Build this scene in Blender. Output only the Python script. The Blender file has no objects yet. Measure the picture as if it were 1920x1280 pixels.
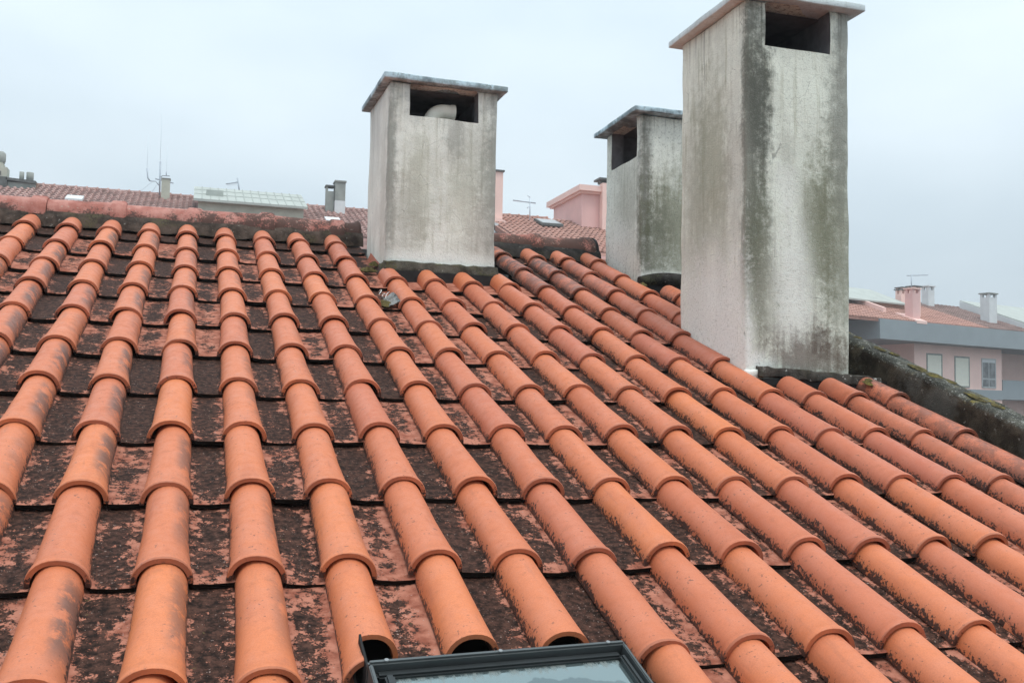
import bpy, bmesh, math, random
from mathutils import Vector, Matrix, noise as mnoise

random.seed(7)
SC = bpy.context.scene
COL = SC.collection
rad = math.radians
H = 10.0                                   # eye height above the street

# ------------------------------------------------------------------ camera
yaw, pitch, roll = rad(17.901), rad(3.690), rad(1.016)
fw = Vector((math.sin(yaw)*math.cos(pitch), math.cos(yaw)*math.cos(pitch), math.sin(pitch)))
r0 = Vector((math.cos(yaw), -math.sin(yaw), 0)); u0 = r0.cross(fw)
rt = math.cos(roll)*r0 + math.sin(roll)*u0
up = -math.sin(roll)*r0 + math.cos(roll)*u0
cd = bpy.data.cameras.new('camera'); cam = bpy.data.objects.new('camera', cd); COL.objects.link(cam)
cam.matrix_world = Matrix(((rt.x, up.x, -fw.x, 0), (rt.y, up.y, -fw.y, 0), (rt.z, up.z, -fw.z, H), (0, 0, 0, 1)))
cd.sensor_width = 36; cd.lens = 36*1852.75/1920; cd.clip_start = 0.05; cd.clip_end = 3000
SC.camera = cam

# ------------------------------------------------------------------ world: overcast daylight
SUN_EL, SUN_AZ = rad(70), rad(160)          # azimuth clockwise from +y
w = bpy.data.worlds.new('World'); SC.world = w; w.use_nodes = True
nt = w.node_tree; nt.nodes.clear()
def N(t, **k):
    n = nt.nodes.new(t)
    for a, b in k.items(): setattr(n, a, b)
    return n
out = N('ShaderNodeOutputWorld')
sky = N('ShaderNodeTexSky', sky_type='NISHITA', sun_disc=False, sun_elevation=SUN_EL, sun_rotation=SUN_AZ, air_density=1.5, dust_density=4.0)
b1 = N('ShaderNodeBackground'); b1.inputs[1].default_value = 0.06
nt.links.new(sky.outputs[0], b1.inputs[0])
tc = N('ShaderNodeTexCoord'); sep = N('ShaderNodeSeparateXYZ'); nt.links.new(tc.outputs['Generated'], sep.inputs[0])
nz = N('ShaderNodeTexNoise'); nz.inputs['Scale'].default_value = 2.2; nz.inputs['Detail'].default_value = 4; nz.inputs['Roughness'].default_value = .45
mp = N('ShaderNodeMapping'); mp.inputs['Scale'].default_value = (1, 1, 2.2); mp.inputs['Location'].default_value = (3.1, .4, .2)
nt.links.new(tc.outputs['Generated'], mp.inputs[0]); nt.links.new(mp.outputs[0], nz.inputs['Vector'])
cr = N('ShaderNodeValToRGB')
e = cr.color_ramp.elements
e[0].position = .36; e[0].color = (.515, .61, .68, 1); e[1].position = .66; e[1].color = (.645, .735, .795, 1)
nt.links.new(nz.outputs[0], cr.inputs[0])
el = N('ShaderNodeMapRange'); el.inputs[1].default_value = 0; el.inputs[2].default_value = 1; el.inputs[3].default_value = .90; el.inputs[4].default_value = 2.15
nt.links.new(sep.outputs['Z'], el.inputs[0])
mul = N('ShaderNodeVectorMath', operation='SCALE'); nt.links.new(cr.outputs[0], mul.inputs[0]); nt.links.new(el.outputs[0], mul.inputs['Scale'])
b2 = N('ShaderNodeBackground'); b2.inputs[1].default_value = 1.0; nt.links.new(mul.outputs[0], b2.inputs[0])
ms = N('ShaderNodeMixShader'); ms.inputs[0].default_value = .92
nt.links.new(b1.outputs[0], ms.inputs[1]); nt.links.new(b2.outputs[0], ms.inputs[2]); nt.links.new(ms.outputs[0], out.inputs[0])

sd = bpy.data.lights.new('sun', 'SUN'); sd.energy = 1.3; sd.angle = rad(18); sd.color = (1.0, .95, .88)
sun = bpy.data.objects.new('sun', sd); COL.objects.link(sun)
sdir = Vector((math.sin(SUN_AZ)*math.cos(SUN_EL), math.cos(SUN_AZ)*math.cos(SUN_EL), math.sin(SUN_EL)))
sun.rotation_euler = sdir.to_track_quat('Z', 'Y').to_euler(); sun.location = (0, 0, 40)
SC.view_settings.view_transform = 'Standard'; SC.view_settings.look = 'None'
SC.view_settings.gamma = 1; SC.view_settings.use_curve_mapping = False; SC.view_settings.exposure = 0.24

# ------------------------------------------------------------------ material helpers
class MT:
    """a material under construction: every method returns a socket"""
    def __init__(s, name, rough=.8, spec=.3):
        s.m = bpy.data.materials.new(name); s.m.use_nodes = True; s.t = s.m.node_tree; s.t.nodes.clear()
        s.o = s.n('ShaderNodeOutputMaterial'); s.b = s.n('ShaderNodeBsdfPrincipled')
        s.t.links.new(s.b.outputs[0], s.o.inputs[0])
        s.b.inputs['Roughness'].default_value = rough; s.b.inputs['Specular IOR Level'].default_value = spec
        tcn = s.n('ShaderNodeTexCoord'); s.obj = tcn.outputs['Object']
        s._oi = None
    def n(s, t, **k):
        q = s.t.nodes.new(t)
        for a, b in k.items(): setattr(q, a, b)
        return q
    def put(s, sock, v):
        if isinstance(v, bpy.types.NodeSocket): s.t.links.new(v, sock)
        elif isinstance(v, (tuple, list)) and len(v) == 3 and sock.type == 'RGBA': sock.default_value = (*v, 1)
        else: sock.default_value = v
    @property
    def oi(s):
        if s._oi is None: s._oi = s.n('ShaderNodeObjectInfo')
        return s._oi
    def math(s, op, a, b=0.0, clamp=False):
        q = s.n('ShaderNodeMath', operation=op, use_clamp=clamp); s.put(q.inputs[0], a); s.put(q.inputs[1], b); return q.outputs[0]
    def vmath(s, op, a, b=(0, 0, 0)):
        q = s.n('ShaderNodeVectorMath', operation=op); s.put(q.inputs[0], a)
        if op == 'SCALE': s.put(q.inputs['Scale'], b)
        else: s.put(q.inputs[1], b)
        return q.outputs['Value'] if op in ('LENGTH', 'DISTANCE', 'DOT_PRODUCT') else q.outputs[0]
    def mix(s, f, a, b, blend='MIX'):
        q = s.n('ShaderNodeMix', data_type='RGBA', blend_type=blend)
        s.put(q.inputs[0], f); s.put(q.inputs[6], a); s.put(q.inputs[7], b); return q.outputs[2]
    def noise(s, vec, scale, detail=4, rough=.55, dist=0):
        q = s.n('ShaderNodeTexNoise'); s.put(q.inputs['Vector'], vec); s.put(q.inputs['Scale'], scale)
        s.put(q.inputs['Detail'], detail); s.put(q.inputs['Roughness'], rough); s.put(q.inputs['Distortion'], dist); return q.outputs[0]
    def voro(s, vec, scale):
        q = s.n('ShaderNodeTexVoronoi'); s.put(q.inputs['Vector'], vec); s.put(q.inputs['Scale'], scale); return q.outputs['Distance']
    def step(s, v, a, b, lo=0., hi=1.):
        q = s.n('ShaderNodeMapRange', interpolation_type='SMOOTHSTEP'); s.put(q.inputs[0], v); s.put(q.inputs[1], a); s.put(q.inputs[2], b)
        s.put(q.inputs[3], lo); s.put(q.inputs[4], hi); return q.outputs[0]
    def xyz(s, v):
        q = s.n('ShaderNodeSeparateXYZ'); s.put(q.inputs[0], v); return q.outputs
    def scaled(s, v, sc):
        return s.vmath('MULTIPLY', v, sc)
    def seeded(s):
        """object coordinates shifted by the object's own random number"""
        c = s.n('ShaderNodeCombineXYZ')
        for i, k in enumerate((57.3, 31.7, 83.1)): s.put(c.inputs[i], s.math('MULTIPLY', s.oi.outputs['Random'], k))
        return s.vmath('ADD', s.obj, c.outputs[0])
    def bump(s, h, strength=.3, dist=.003):
        q = s.n('ShaderNodeBump'); q.inputs['Strength'].default_value = strength; q.inputs['Distance'].default_value = dist
        s.put(q.inputs['Height'], h); s.put(s.b.inputs['Normal'], q.outputs[0])
    def col(s, c): s.put(s.b.inputs['Base Color'], c); return s
    def rough(s, r): s.put(s.b.inputs['Roughness'], r); return s

def plain(name, c, rough=.8, var=.12, scale=6, spec=.3, metal=0, bump=0.0, bscale=60):
    m = MT(name, rough, spec); nv = m.noise(m.seeded(), scale, 5, .6)
    a = tuple(x*(1-var) for x in c); b = tuple(min(1, x*(1+var)) for x in c)
    m.col(m.mix(m.step(nv, .3, .7), a, b)); m.b.inputs['Metallic'].default_value = metal
    if bump: m.bump(m.noise(m.obj, bscale, 5, .6), bump, .004)
    return m.m

def barrel_material():
    m = MT('terracotta_barrel', .55, .40)
    p = m.seeded(); x, y, z = m.xyz(m.obj); cc = m.n('ShaderNodeSeparateColor'); m.put(cc.inputs[0], m.oi.outputs['Color'])
    hue, smudge, cover = cc.outputs[0], cc.outputs[1], cc.outputs[2]
    alpha = m.oi.outputs['Alpha']
    base = m.mix(hue, (.67, .205, .076), (.485, .138, .076))
    n1 = m.noise(p, 9, 4, .55)
    base = m.mix(m.step(n1, .35, .7), base, m.mix(.35, base, (.58, .215, .13)))
    n0 = m.noise(m.scaled(p, (1, .25, 1)), 14, 3)
    base = m.mix(m.step(n0, .5, .75, 0, .35), base, (.40, .105, .048))
    fine = m.noise(p, 260, 3, .6)
    base = m.mix(m.step(fine, .35, .7, 0, .22), base, (.33, .10, .055))
    blo = m.noise(p, 33, 5, .68)
    base = m.mix(m.step(blo, .54, .72, 0, .26), base, (.30, .115, .075))           # weather blotches
    base = m.mix(m.step(m.noise(m.scaled(p, (1, .12, 1)), 45, 3, .6), .58, .74, 0, .22), base, (.27, .10, .062))   # rain runs
    # tiny dark specks
    sp = m.math('MULTIPLY', m.step(m.noise(p, 95, 3, .55), .635, .70), m.step(m.noise(p, 9, 3), .42, .6))
    base = m.mix(m.math('MULTIPLY', sp, .75), base, (.11, .055, .04))
    # sooty smudges on the right flank
    dx = m.math('ABSOLUTE', m.math('SUBTRACT', x, .046)); dy = m.math('ABSOLUTE', m.math('SUBTRACT', y, .23))
    zone = m.math('MULTIPLY', m.step(dx, .040, .010), m.step(dy, .21, .08))
    nn = m.noise(p, 17, 5, .62); ng = m.noise(p, 150, 4, .65)
    sm = m.math('MULTIPLY', zone, m.step(m.math('ADD', nn, m.math('MULTIPLY', ng, .35)), .54, .70))
    base = m.mix(m.math('MULTIPLY', m.math('MULTIPLY', sm, smudge), .80), base, (.085, .068, .062))
    # whole-tile grime (old tiles near the ridge and by the wall)
    gr = m.step(m.math('ADD', m.noise(p, 13, 5, .65), m.math('MULTIPLY', m.math('SUBTRACT', ng, .5), .5)), .62, .44)
    grime = m.math('MULTIPLY', gr, m.math('SUBTRACT', 1, alpha))
    base = m.mix(m.math('MULTIPLY', grime, .9), base, (.075, .05, .043))
    base = m.mix(m.step(y, .0045, .0015, 0, .45), base, (.22, .075, .045))       # darker lip
    # lichen fringe that creeps up from the pan, ragged edge
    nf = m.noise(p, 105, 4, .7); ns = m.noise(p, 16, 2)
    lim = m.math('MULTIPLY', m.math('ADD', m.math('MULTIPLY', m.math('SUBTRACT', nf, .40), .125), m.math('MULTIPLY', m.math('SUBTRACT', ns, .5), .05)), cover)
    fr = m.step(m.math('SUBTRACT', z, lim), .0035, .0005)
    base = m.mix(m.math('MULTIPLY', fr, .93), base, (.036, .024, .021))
    m.col(base); m.rough(m.step(blo, .3, .7, .43, .68))
    m.bump(m.math('ADD', fine, m.math('MULTIPLY', nf, .6)), .12, .0015)
    return m.m

def pan_material():
    m = MT('terracotta_pan', .62, .10)
    p = m.seeded(); x, y, z = m.xyz(m.obj); cc = m.n('ShaderNodeSeparateColor'); m.put(cc.inputs[0], m.oi.outputs['Color'])
    cover = cc.outputs[2]
    n1 = m.noise(p, 25, 5, .6)
    clay = m.mix(m.step(n1, .35, .65), (.25, .083, .052), (.44, .185, .125))
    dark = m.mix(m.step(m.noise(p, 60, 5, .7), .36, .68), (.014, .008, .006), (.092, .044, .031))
    big = m.noise(p, 9, 3, .5); nf = m.noise(p, 50, 5, .68); nf2 = m.noise(p, 210, 3, .6)
    v = m.math('ADD', m.math('ADD', m.math('MULTIPLY', big, .62), m.math('MULTIPLY', nf, .80)), m.math('MULTIPLY', nf2, .33))
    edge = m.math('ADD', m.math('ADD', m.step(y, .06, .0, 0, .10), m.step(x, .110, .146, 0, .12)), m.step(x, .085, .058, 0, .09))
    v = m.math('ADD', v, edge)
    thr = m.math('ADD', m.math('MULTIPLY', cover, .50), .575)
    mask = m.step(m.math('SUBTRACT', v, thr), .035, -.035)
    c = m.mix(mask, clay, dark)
    # pale crusty lichen specks
    sp = m.math('MULTIPLY', m.step(m.noise(p, 165, 2, .5), .665, .71), m.step(m.noise(p, 21, 3), .42, .58))
    c = m.mix(m.math('MULTIPLY', sp, .85), c, (.40, .30, .26))
    ol = m.math('MULTIPLY', m.step(m.noise(p, 70, 3), .66, .74), m.step(m.noise(p, 6, 2), .52, .66))
    c = m.mix(m.math('MULTIPLY', ol, .6), c, (.16, .13, .05))
    m.col(c); m.rough(m.math('SUBTRACT', .84, m.math('MULTIPLY', mask, .12)))
    m.bump(m.math('ADD', nf, m.math('MULTIPLY', mask, .5)), .35, .003)
    return m.m

def stucco(name, base, blobs, seed=0., streak=.5, mottle=.4, top=None):
    """rendered wall with stains; each blob is (centre, radii, strength, colour)"""
    m = MT(name, .9, .2)
    p = m.vmath('ADD', m.obj, (seed, seed*.7, seed*1.3))
    dark = tuple(c*.86 for c in base)
    n1 = m.noise(p, 7, 6, .62); c = m.mix(m.step(n1, .35, .68), dark, base)
    st = m.noise(m.scaled(p, (38, 38, 2.2)), 1, 4, .6)
    c = m.mix(m.step(st, .5, .72, 0, streak), c, tuple(a*b for a, b in zip(base, (.60, .585, .52))))
    fine = m.noise(p, 75, 5, .7); vf = m.noise(p, 190, 4, .65); med = m.noise(p, 19, 5, .65)
    for (cen, rr, s, colr) in blobs:
        d = m.vmath('LENGTH', m.vmath('DIVIDE', m.vmath('SUBTRACT', m.obj, cen), rr))
        k = m.math('SUBTRACT', 1.0, d)
        k = m.math('ADD', k, m.math('MULTIPLY', m.math('SUBTRACT', med, .5), 1.5))
        k = m.math('ADD', k, m.math('MULTIPLY', m.math('SUBTRACT', st, .5), .7))
        k = m.math('ADD', k, m.math('MULTIPLY', m.math('SUBTRACT', fine, .5), 1.2))
        c = m.mix(m.math('MULTIPLY', m.step(k, -.30, .75), s), c, colr)
    if top:
        zz = m.xyz(m.obj)[2]
        run = m.noise(m.scaled(p, (55, 55, .9)), 1, 3, .6); ln = m.noise(m.scaled(p, (21, 21, .2)), 1, 2)
        reach = m.math('ADD', m.math('MULTIPLY', m.math('SUBTRACT', top, zz), -1.25), m.math('ADD', m.math('MULTIPLY', ln, 1.5), -.42))
        c = m.mix(m.math('MULTIPLY', m.step(run, .50, .66), m.step(reach, .0, .45, 0, .62)), c, (.15, .15, .125))
        vo = m.n('ShaderNodeTexVoronoi', feature='DISTANCE_TO_EDGE'); m.put(vo.inputs['Vector'], m.vmath('ADD', m.scaled(p, (3.1, 3.1, 1.7)), m.scaled(m.n('ShaderNodeCombineXYZ').outputs[0], (1, 1, 1))))
        crk = m.math('MULTIPLY', m.step(m.math('ADD', vo.outputs['Distance'], m.math('MULTIPLY', m.math('SUBTRACT', med, .5), .03)), .006, .001), m.step(n1, .48, .56))
        c = m.mix(m.math('MULTIPLY', crk, .55), c, (.10, .095, .085))
    c = m.mix(m.step(m.math('ADD', m.math('MULTIPLY', fine, .6), m.math('MULTIPLY', vf, .4)), .49, .37, 0, mottle), c, (.075, .075, .06))
    c = m.mix(m.step(vf, .6, .7, 0, mottle*.6), c, tuple(min(.8, a*1.25) for a in base))
    m.col(c)
    m.bump(m.math('ADD', m.math('MULTIPLY', fine, .8), m.math('ADD', vf, med)), .55, .006)
    return m.m

def mossy(name, base=(.045, .035, .03), moss=(.10, .09, .03), pale=(.28, .26, .22), yellow=0.0, sc=1.0):
    m = MT(name, .9, .2); p = m.seeded()
    a = m.noise(p, 14*sc, 6, .65); f = m.noise(p, 90*sc, 4, .7); g = m.noise(p, 5*sc, 4)
    c = m.mix(m.step(a, .35, .65), tuple(x*.55 for x in base), tuple(x*1.6 for x in base))
    c = m.mix(m.math('MULTIPLY', m.step(g, .5, .62), m.step(f, .42, .56)), c, moss)
    if yellow: c = m.mix(m.math('MULTIPLY', m.step(m.noise(p, 7*sc, 3), .56, .64), m.step(f, .4, .55, 0, yellow)), c, (.27, .22, .035))
    c = m.mix(m.math('MULTIPLY', m.step(m.noise(p, 55*sc, 3), .64, .70), m.step(g, .55, .42)), c, pale)
    m.col(c); m.bump(m.math('ADD', a, f), .6, .008)
    return m.m

def ridge_material():
    m = MT('ridge_clay', .85, .2); p = m.seeded(); x, y, z = m.xyz(m.obj)
    n1 = m.noise(p, 12, 5, .6); n2 = m.noise(p, 7, 5, .65); f = m.noise(p, 90, 4, .7)
    c = m.mix(m.step(n1, .35, .68), (.36, .135, .105), (.52, .255, .21))
    k = m.math('ADD', m.math('MULTIPLY', n2, 1.0), m.math('MULTIPLY', m.math('SUBTRACT', f, .5), .6))
    k = m.math('SUBTRACT', k, m.math('MULTIPLY', m.math('SUBTRACT', 1, m.oi.outputs['Alpha']), .3))
    low = m.step(z, .06, -.01, 0, .12)
    c = m.mix(m.step(m.math('SUBTRACT', k, low), .43, .30, 0, .9), c, (.075, .05, .042))
    c = m.mix(m.step(m.noise(p, 50, 3), .66, .72, 0, .6), c, (.42, .36, .30))
    m.col(c); m.bump(m.math('ADD', f, n1), .3, .004)
    return m.m

def far_tile_material(name, a, b, dark, cell=(.25, .4)):
    m = MT(name, .85, .2); x, y, z = m.xyz(m.obj)
    fl = m.n('ShaderNodeCombineXYZ')
    m.put(fl.inputs[0], m.math('FLOOR', m.math('DIVIDE', x, cell[0]))); m.put(fl.inputs[1], m.math('FLOOR', m.math('DIVIDE', y, cell[1])))
    wn = m.n('ShaderNodeTexWhiteNoise', noise_dimensions='3D'); m.put(wn.inputs[0], fl.outputs[0])
    c = m.mix(wn.outputs[0], a, b)
    n1 = m.noise(m.obj, 1.1, 6, .65); f = m.noise(m.obj, 7, 4, .7)
    c = m.mix(m.step(m.math('ADD', m.math('MULTIPLY', n1, .6), m.math('MULTIPLY', f, .4)), .55, .40, 0, .75), c, dark)
    m.col(c); return m.m

M = {}
M['barrel'] = barrel_material(); M['pan'] = pan_material(); M['ridge'] = ridge_material()
M['deck'] = plain('roof_underlay', (.02, .016, .014), .9)
M['joint'] = plain('dark_joint', (.014, .010, .008), .95, .4, 40, .05)  # near-black tone for the pans' front edges and undersides
M['mortar'] = mossy('old_mortar', (.060, .043, .034), (.085, .070, .04), (.24, .22, .19))
M['mortar_dark'] = mossy('dark_mortar', (.030, .027, .025), (.06, .058, .035), (.17, .16, .14))
M['mortar_ledge'] = mossy('ledge_mortar', (.060, .054, .046), (.085, .08, .05), (.50, .49, .45))
M['mortar_green'] = mossy('green_mortar', (.085, .08, .065), (.12, .12, .065), (.36, .36, .31))
M['lead'] = plain('dark_flashing', (.016, .015, .015), .75, .3, 20)
M['moss'] = mossy('moss', (.075, .06, .022), (.125, .10, .034), (.24, .22, .12), .35, 3)
M['cap'] = mossy('cap_concrete', (.36, .45, .49), (.26, .31, .31), (.66, .72, .71))
M['cap_pale'] = stucco('cap_plaster', (.74, .82, .83), [], 3.1, .4, .25)
M['pvc'] = plain('flue_plastic', (.84, .80, .70), .55, .08, 10)
M['inner'] = plain('soot', (.15, .145, .15), .95, .3, 9)
M['frame'] = plain('coated_metal', (.040, .045, .046), .42, .12, 8, .5, .55)
M['frame_edge'] = plain('coated_metal_edge', (.105, .115, .115), .42, .1, 8, .5, .6)
M['alu_dull'] = plain('dull_steel', (.30, .31, .31), .45, .1, 30, .5, .7)
M['void'] = plain('rubber_seal', (.012, .012, .012), .7)
GREEN, DARK, GREY = (.15, .155, .085), (.095, .095, .08), (.30, .30, .275)
WHITE, BEIGE, BROWN = (.86, .86, .81), (.35, .335, .275), (.12, .085, .065)

# ------------------------------------------------------------------ mesh helpers
class MB:
    def __init__(s): s.v = []; s.f = []; s.mi = []; s.sm = []
    def quad(s, a, b, c, d, mi=0, smooth=False):
        i = len(s.v); s.v += [tuple(a), tuple(b), tuple(c), tuple(d)]; s.f.append((i, i+1, i+2, i+3)); s.mi.append(mi); s.sm.append(smooth)
    def grid(s, fn, nu, nv, mi=0, smooth=True):
        """fn(i, j) -> point, i in 0..nu, j in 0..nv"""
        b = len(s.v)
        for j in range(nv+1):
            for i in range(nu+1): s.v.append(tuple(fn(i, j)))
        for j in range(nv):
            for i in range(nu):
                k = b+j*(nu+1)+i
                s.f.append((k, k+1, k+nu+2, k+nu+1)); s.mi.append(mi); s.sm.append(smooth)
    def box(s, x0, x1, y0, y1, z0, z1, mi=0):
        P = [(x0, y0, z0), (x1, y0, z0), (x1, y1, z0), (x0, y1, z0), (x0, y0, z1), (x1, y0, z1), (x1, y1, z1), (x0, y1, z1)]
        b = len(s.v); s.v += P
        for f in ((3, 2, 1, 0), (4, 5, 6, 7), (0, 1, 5, 4), (1, 2, 6, 5), (2, 3, 7, 6), (3, 0, 4, 7)):
            s.f.append(tuple(b+k for k in f)); s.mi.append(mi); s.sm.append(False)
    def poly_prism(s, pts, d, mi=0):
        """closed outline pts (3-D, planar) swept along vector d"""
        b = len(s.v); n = len(pts); d = Vector(d)
        s.v += [tuple(p) for p in pts]+[tuple(Vector(p)+d) for p in pts]
        s.f.append(tuple(range(b+n-1, b-1, -1))); s.f.append(tuple(range(b+n, b+2*n)))
        for i in range(n): s.f.append((b+i, b+(i+1) % n, b+n+(i+1) % n, b+n+i))
        s.mi += [mi]*(n+2); s.sm += [False]*(n+2)
    def tube(s, path, r, seg=8, mi=0, caps=True):
        path = [Vector(p) for p in path]; b = len(s.v); n = len(path)
        rr = r if isinstance(r, (list, tuple)) else [r]*n
        for i, p in enumerate(path):
            t = (path[min(i+1, n-1)]-path[max(i-1, 0)]).normalized()
            a = t.orthogonal().normalized() if i == 0 else (a-t*a.dot(t)).normalized()
            c = t.cross(a)
            for k in range(seg):
                q = 2*math.pi*k/seg; s.v.append(tuple(p+rr[i]*(math.cos(q)*a+math.sin(q)*c)))
        for i in range(n-1):
            for k in range(seg):
                s.f.append((b+i*seg+k, b+i*seg+(k+1) % seg, b+(i+1)*seg+(k+1) % seg, b+(i+1)*seg+k)); s.mi.append(mi); s.sm.append(True)
        if caps:
            s.f.append(tuple(b+k for k in range(seg-1, -1, -1))); s.f.append(tuple(b+(n-1)*seg+k for k in range(seg))); s.mi += [mi, mi]; s.sm += [False]*2
    def mesh(s, name, mats, weld=False, recalc=True):
        me = bpy.data.meshes.new(name); me.from_pydata(s.v, [], s.f)
        for m_ in (mats if isinstance(mats, (list, tuple)) else [mats]): me.materials.append(m_)
        me.polygons.foreach_set('material_index', s.mi); me.polygons.foreach_set('use_smooth', s.sm)
        if weld or recalc:
            bm = bmesh.new(); bm.from_mesh(me)
            if weld: bmesh.ops.remove_doubles(bm, verts=bm.verts, dist=.0004)
            if recalc: bmesh.ops.recalc_face_normals(bm, faces=bm.faces)
            bm.to_mesh(me); bm.free()
        me.update(); return me

def link(name, data, parent=None, mat=None):
    o = bpy.data.objects.new(name, data); COL.objects.link(o)
    if parent is not None: o.parent = parent
    if mat is not None: o.matrix_basis = mat
    return o
def part(name, mb, mats, parent, **k): return link(name, mb.mesh(name, mats, **k), parent)
def thing(name, label, cat, loc=(0, 0, 0), rz=0., group=None, mat=None):
    o = link(name, None); o.empty_display_size = .2
    if mat is not None: o.matrix_basis = mat
    else: o.location = loc; o.rotation_euler = (0, 0, rz)
    o['label'] = label; o['category'] = cat
    if group: o['group'] = group
    return o
def boxpart(name, parent, mat, *a):
    b = MB(); b.box(*a); return part(name, b, mat, parent)

def weather(me, amp, freq, bev=0.0, z_only=False):
    """subdivided solid -> slightly uneven, soft-edged"""
    bm = bmesh.new(); bm.from_mesh(me)
    bmesh.ops.remove_doubles(bm, verts=bm.verts, dist=.0004)
    bmesh.ops.recalc_face_normals(bm, faces=bm.faces)
    if bev:
        ed = [e_ for e_ in bm.edges if len(e_.link_faces) == 2 and e_.calc_face_angle() > rad(50)]
        bmesh.ops.bevel(bm, geom=ed, offset=bev, offset_type='OFFSET', segments=2, profile=.5, affect='EDGES')
    for v_ in bm.verts:
        q = v_.co*freq+Vector((me.name.__len__()*3.7, 1.3, 9.1))
        d = Vector((mnoise.noise(q), mnoise.noise(q+Vector((31, 7, 3))), mnoise.noise(q+Vector((5, 43, 17)))))
        v_.co += d*amp
    for f in bm.faces: f.smooth = True
    bm.to_mesh(me); bm.free(); me.update(); return me

# ------------------------------------------------------------------ the roof frame
TH = rad(20.412); CT, ST = math.cos(TH), math.sin(TH)
PX, Q = .205, .40547                       # tile cover width, course
HB = .062                                  # barrel height
O3 = Vector((-.870, 5.709+HB*ST, H+.926-HB*CT))
SL, NO = Vector((0, CT, ST)), Vector((0, -ST, CT))
def R(x, v, n=0.): return Vector((x, O3.y, O3.z))-SL*v+NO*n
def colx(i): return -.870+PX*i
RM = Matrix.Rotation(TH, 4, 'X')
def roofmat(x, v, n=0.): return Matrix.Translation(R(x, v, n)) @ RM     # local: x across, y up the slope, z off the roof

ground = MB()
def gz(x, y): t = max(0, min(1, (y-14)/26)); return 5.5*t*t*(3-2*t) if y > 14 else 0.
ground.grid(lambda i, j: (-150+i*5, -150+j*5, gz(-150+i*5, -150+j*5)), 60, 60)
g = link('ground', ground.mesh('ground', plain('asphalt', (.055, .055, .055), .9, .2, .5))); g['kind'] = 'structure'

roof = link('roof', None); roof['kind'] = 'structure'; roof['label'] = 'near pitched roof of terracotta barrel tiles with lichen darkened channels'

dk = MB()
XL, XR, VT, VB = -3.4, 3.0, -.36, 8.8
dk.poly_prism([R(XL, VT, -.045), R(XR, VT, -.045), R(XR, VB, -.045), R(XL, VB, -.045)], NO*-.12)
rb = R(0, VT, -.045); RY = 6.06
dk.poly_prism([(XL, rb.y, rb.z), (XR, rb.y, rb.z), (XR, 14.2, rb.z-(14.2-rb.y)*math.tan(TH)), (XL, 14.2, rb.z-(14.2-rb.y)*math.tan(TH))], (0, 0, -.12))
part('roof_deck', dk, M['deck'], roof)
wl = MB(); wl.box(XL+.3, 3.08, -2.1, 13.6, 0, 7.4)
wl.poly_prism([(3.079, -2.1, 7.4), (3.079, 13.6, 7.4), (3.079, rb.y, rb.z-.2)], (-.2, 0, 0))
part('wall', wl, plain('house_render', (.55, .5, .44), .9, .1, 2), roof)

# --- one Lusa-type tile: barrel on the left, flat pan on the right
def hw(v): return .0525+.0116*math.exp(-v/.13)
WARP = [0.]
def tile_mesh(name, v0=0., v1=.465, collar=True, a0=0., a1=math.pi, pan=True, seg=14, inner=True, thick=.0105):
    b = MB()
    vs = [v for v in (0, .004, .016, .019, .06, .12, .2, .3, .40, .465) if v0 < v < v1]; vs = [v0]+vs+[v1]
    def bump_(v): return .0026*(1 if collar and .003 < v < .017 else (.4 if collar and v <= .003 else 0))
    def pt(k, v, off=0.):
        t = k/seg; a = math.pi-(a0+(a1-a0)*t); w_ = hw(v)+bump_(v)+off; h_ = HB+.0025*min(1, v/.4)+bump_(v)+off
        ca, sa = math.cos(a), math.sin(a)
        xx = w_*math.copysign(abs(ca)**.92, ca); zz = h_*sa**.95 if sa > 0 else 0
        return (xx, v, zz)
    b.grid(lambda i, j: pt(i, vs[j]), seg, len(vs)-1, 0)
    b.grid(lambda i, j: pt(i, v0, -thick*j), seg, 1, 0, True)
    iv = [v0, v0+.03, v0+.09, v0+.16]
    if inner: b.grid(lambda i, j: pt(seg-i, iv[j], -thick), seg, 3, 0)
    # cut sides when only a piece of the arc is left
    for k, a in ((0, a0), (seg, a1)):
        if 0.01 < a < math.pi-.01: b.grid(lambda i, j: pt(k, vs[j], -thick*i), 1, len(vs)-1, 0, False)
    if pan:
        xs = [0, .006, .02, .05, .09, .115]
        def pp(i, j, dz=0.):
            v = vs2[j]; x0 = hw(v)-.004; x = x0+(.166-x0)*xs[i]/.115
            return (x, v, -.0035*math.sin(math.pi*xs[i]/.115)+(.006 if i == 0 else 0)+dz)
        vs2 = [v0, v0+.004, v0+.03, v0+.15, v1]
        b.grid(lambda i, j: pp(i, j, -.0015 if j == 0 else 0), 5, 4, 1)
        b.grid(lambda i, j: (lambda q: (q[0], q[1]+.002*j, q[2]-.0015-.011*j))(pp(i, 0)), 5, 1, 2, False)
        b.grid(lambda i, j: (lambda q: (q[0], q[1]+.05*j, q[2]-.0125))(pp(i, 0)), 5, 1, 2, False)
    if WARP[0]:
        k_ = WARP[0]
        b.v = [tuple(Vector(q)+.0022*Vector((mnoise.noise(Vector(q)*9+Vector((k_, 0, 0))), 0, mnoise.noise(Vector(q)*7+Vector((0, k_, 0)))))) for q in b.v]
        b.v = [(q[0]*(1+.012*math.sin(k_)), q[1]+.004*math.sin(k_*2.3+q[0]*18), q[2]*(1+.03*math.sin(k_*1.7))) for q in b.v]
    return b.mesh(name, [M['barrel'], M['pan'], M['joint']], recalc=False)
TM = {}
def var_mesh(key, **k):
    if key not in TM: TM[key] = tile_mesh('roof_tile', **k)
    return TM[key]
TILT = .017/Q
occupied = []
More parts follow.
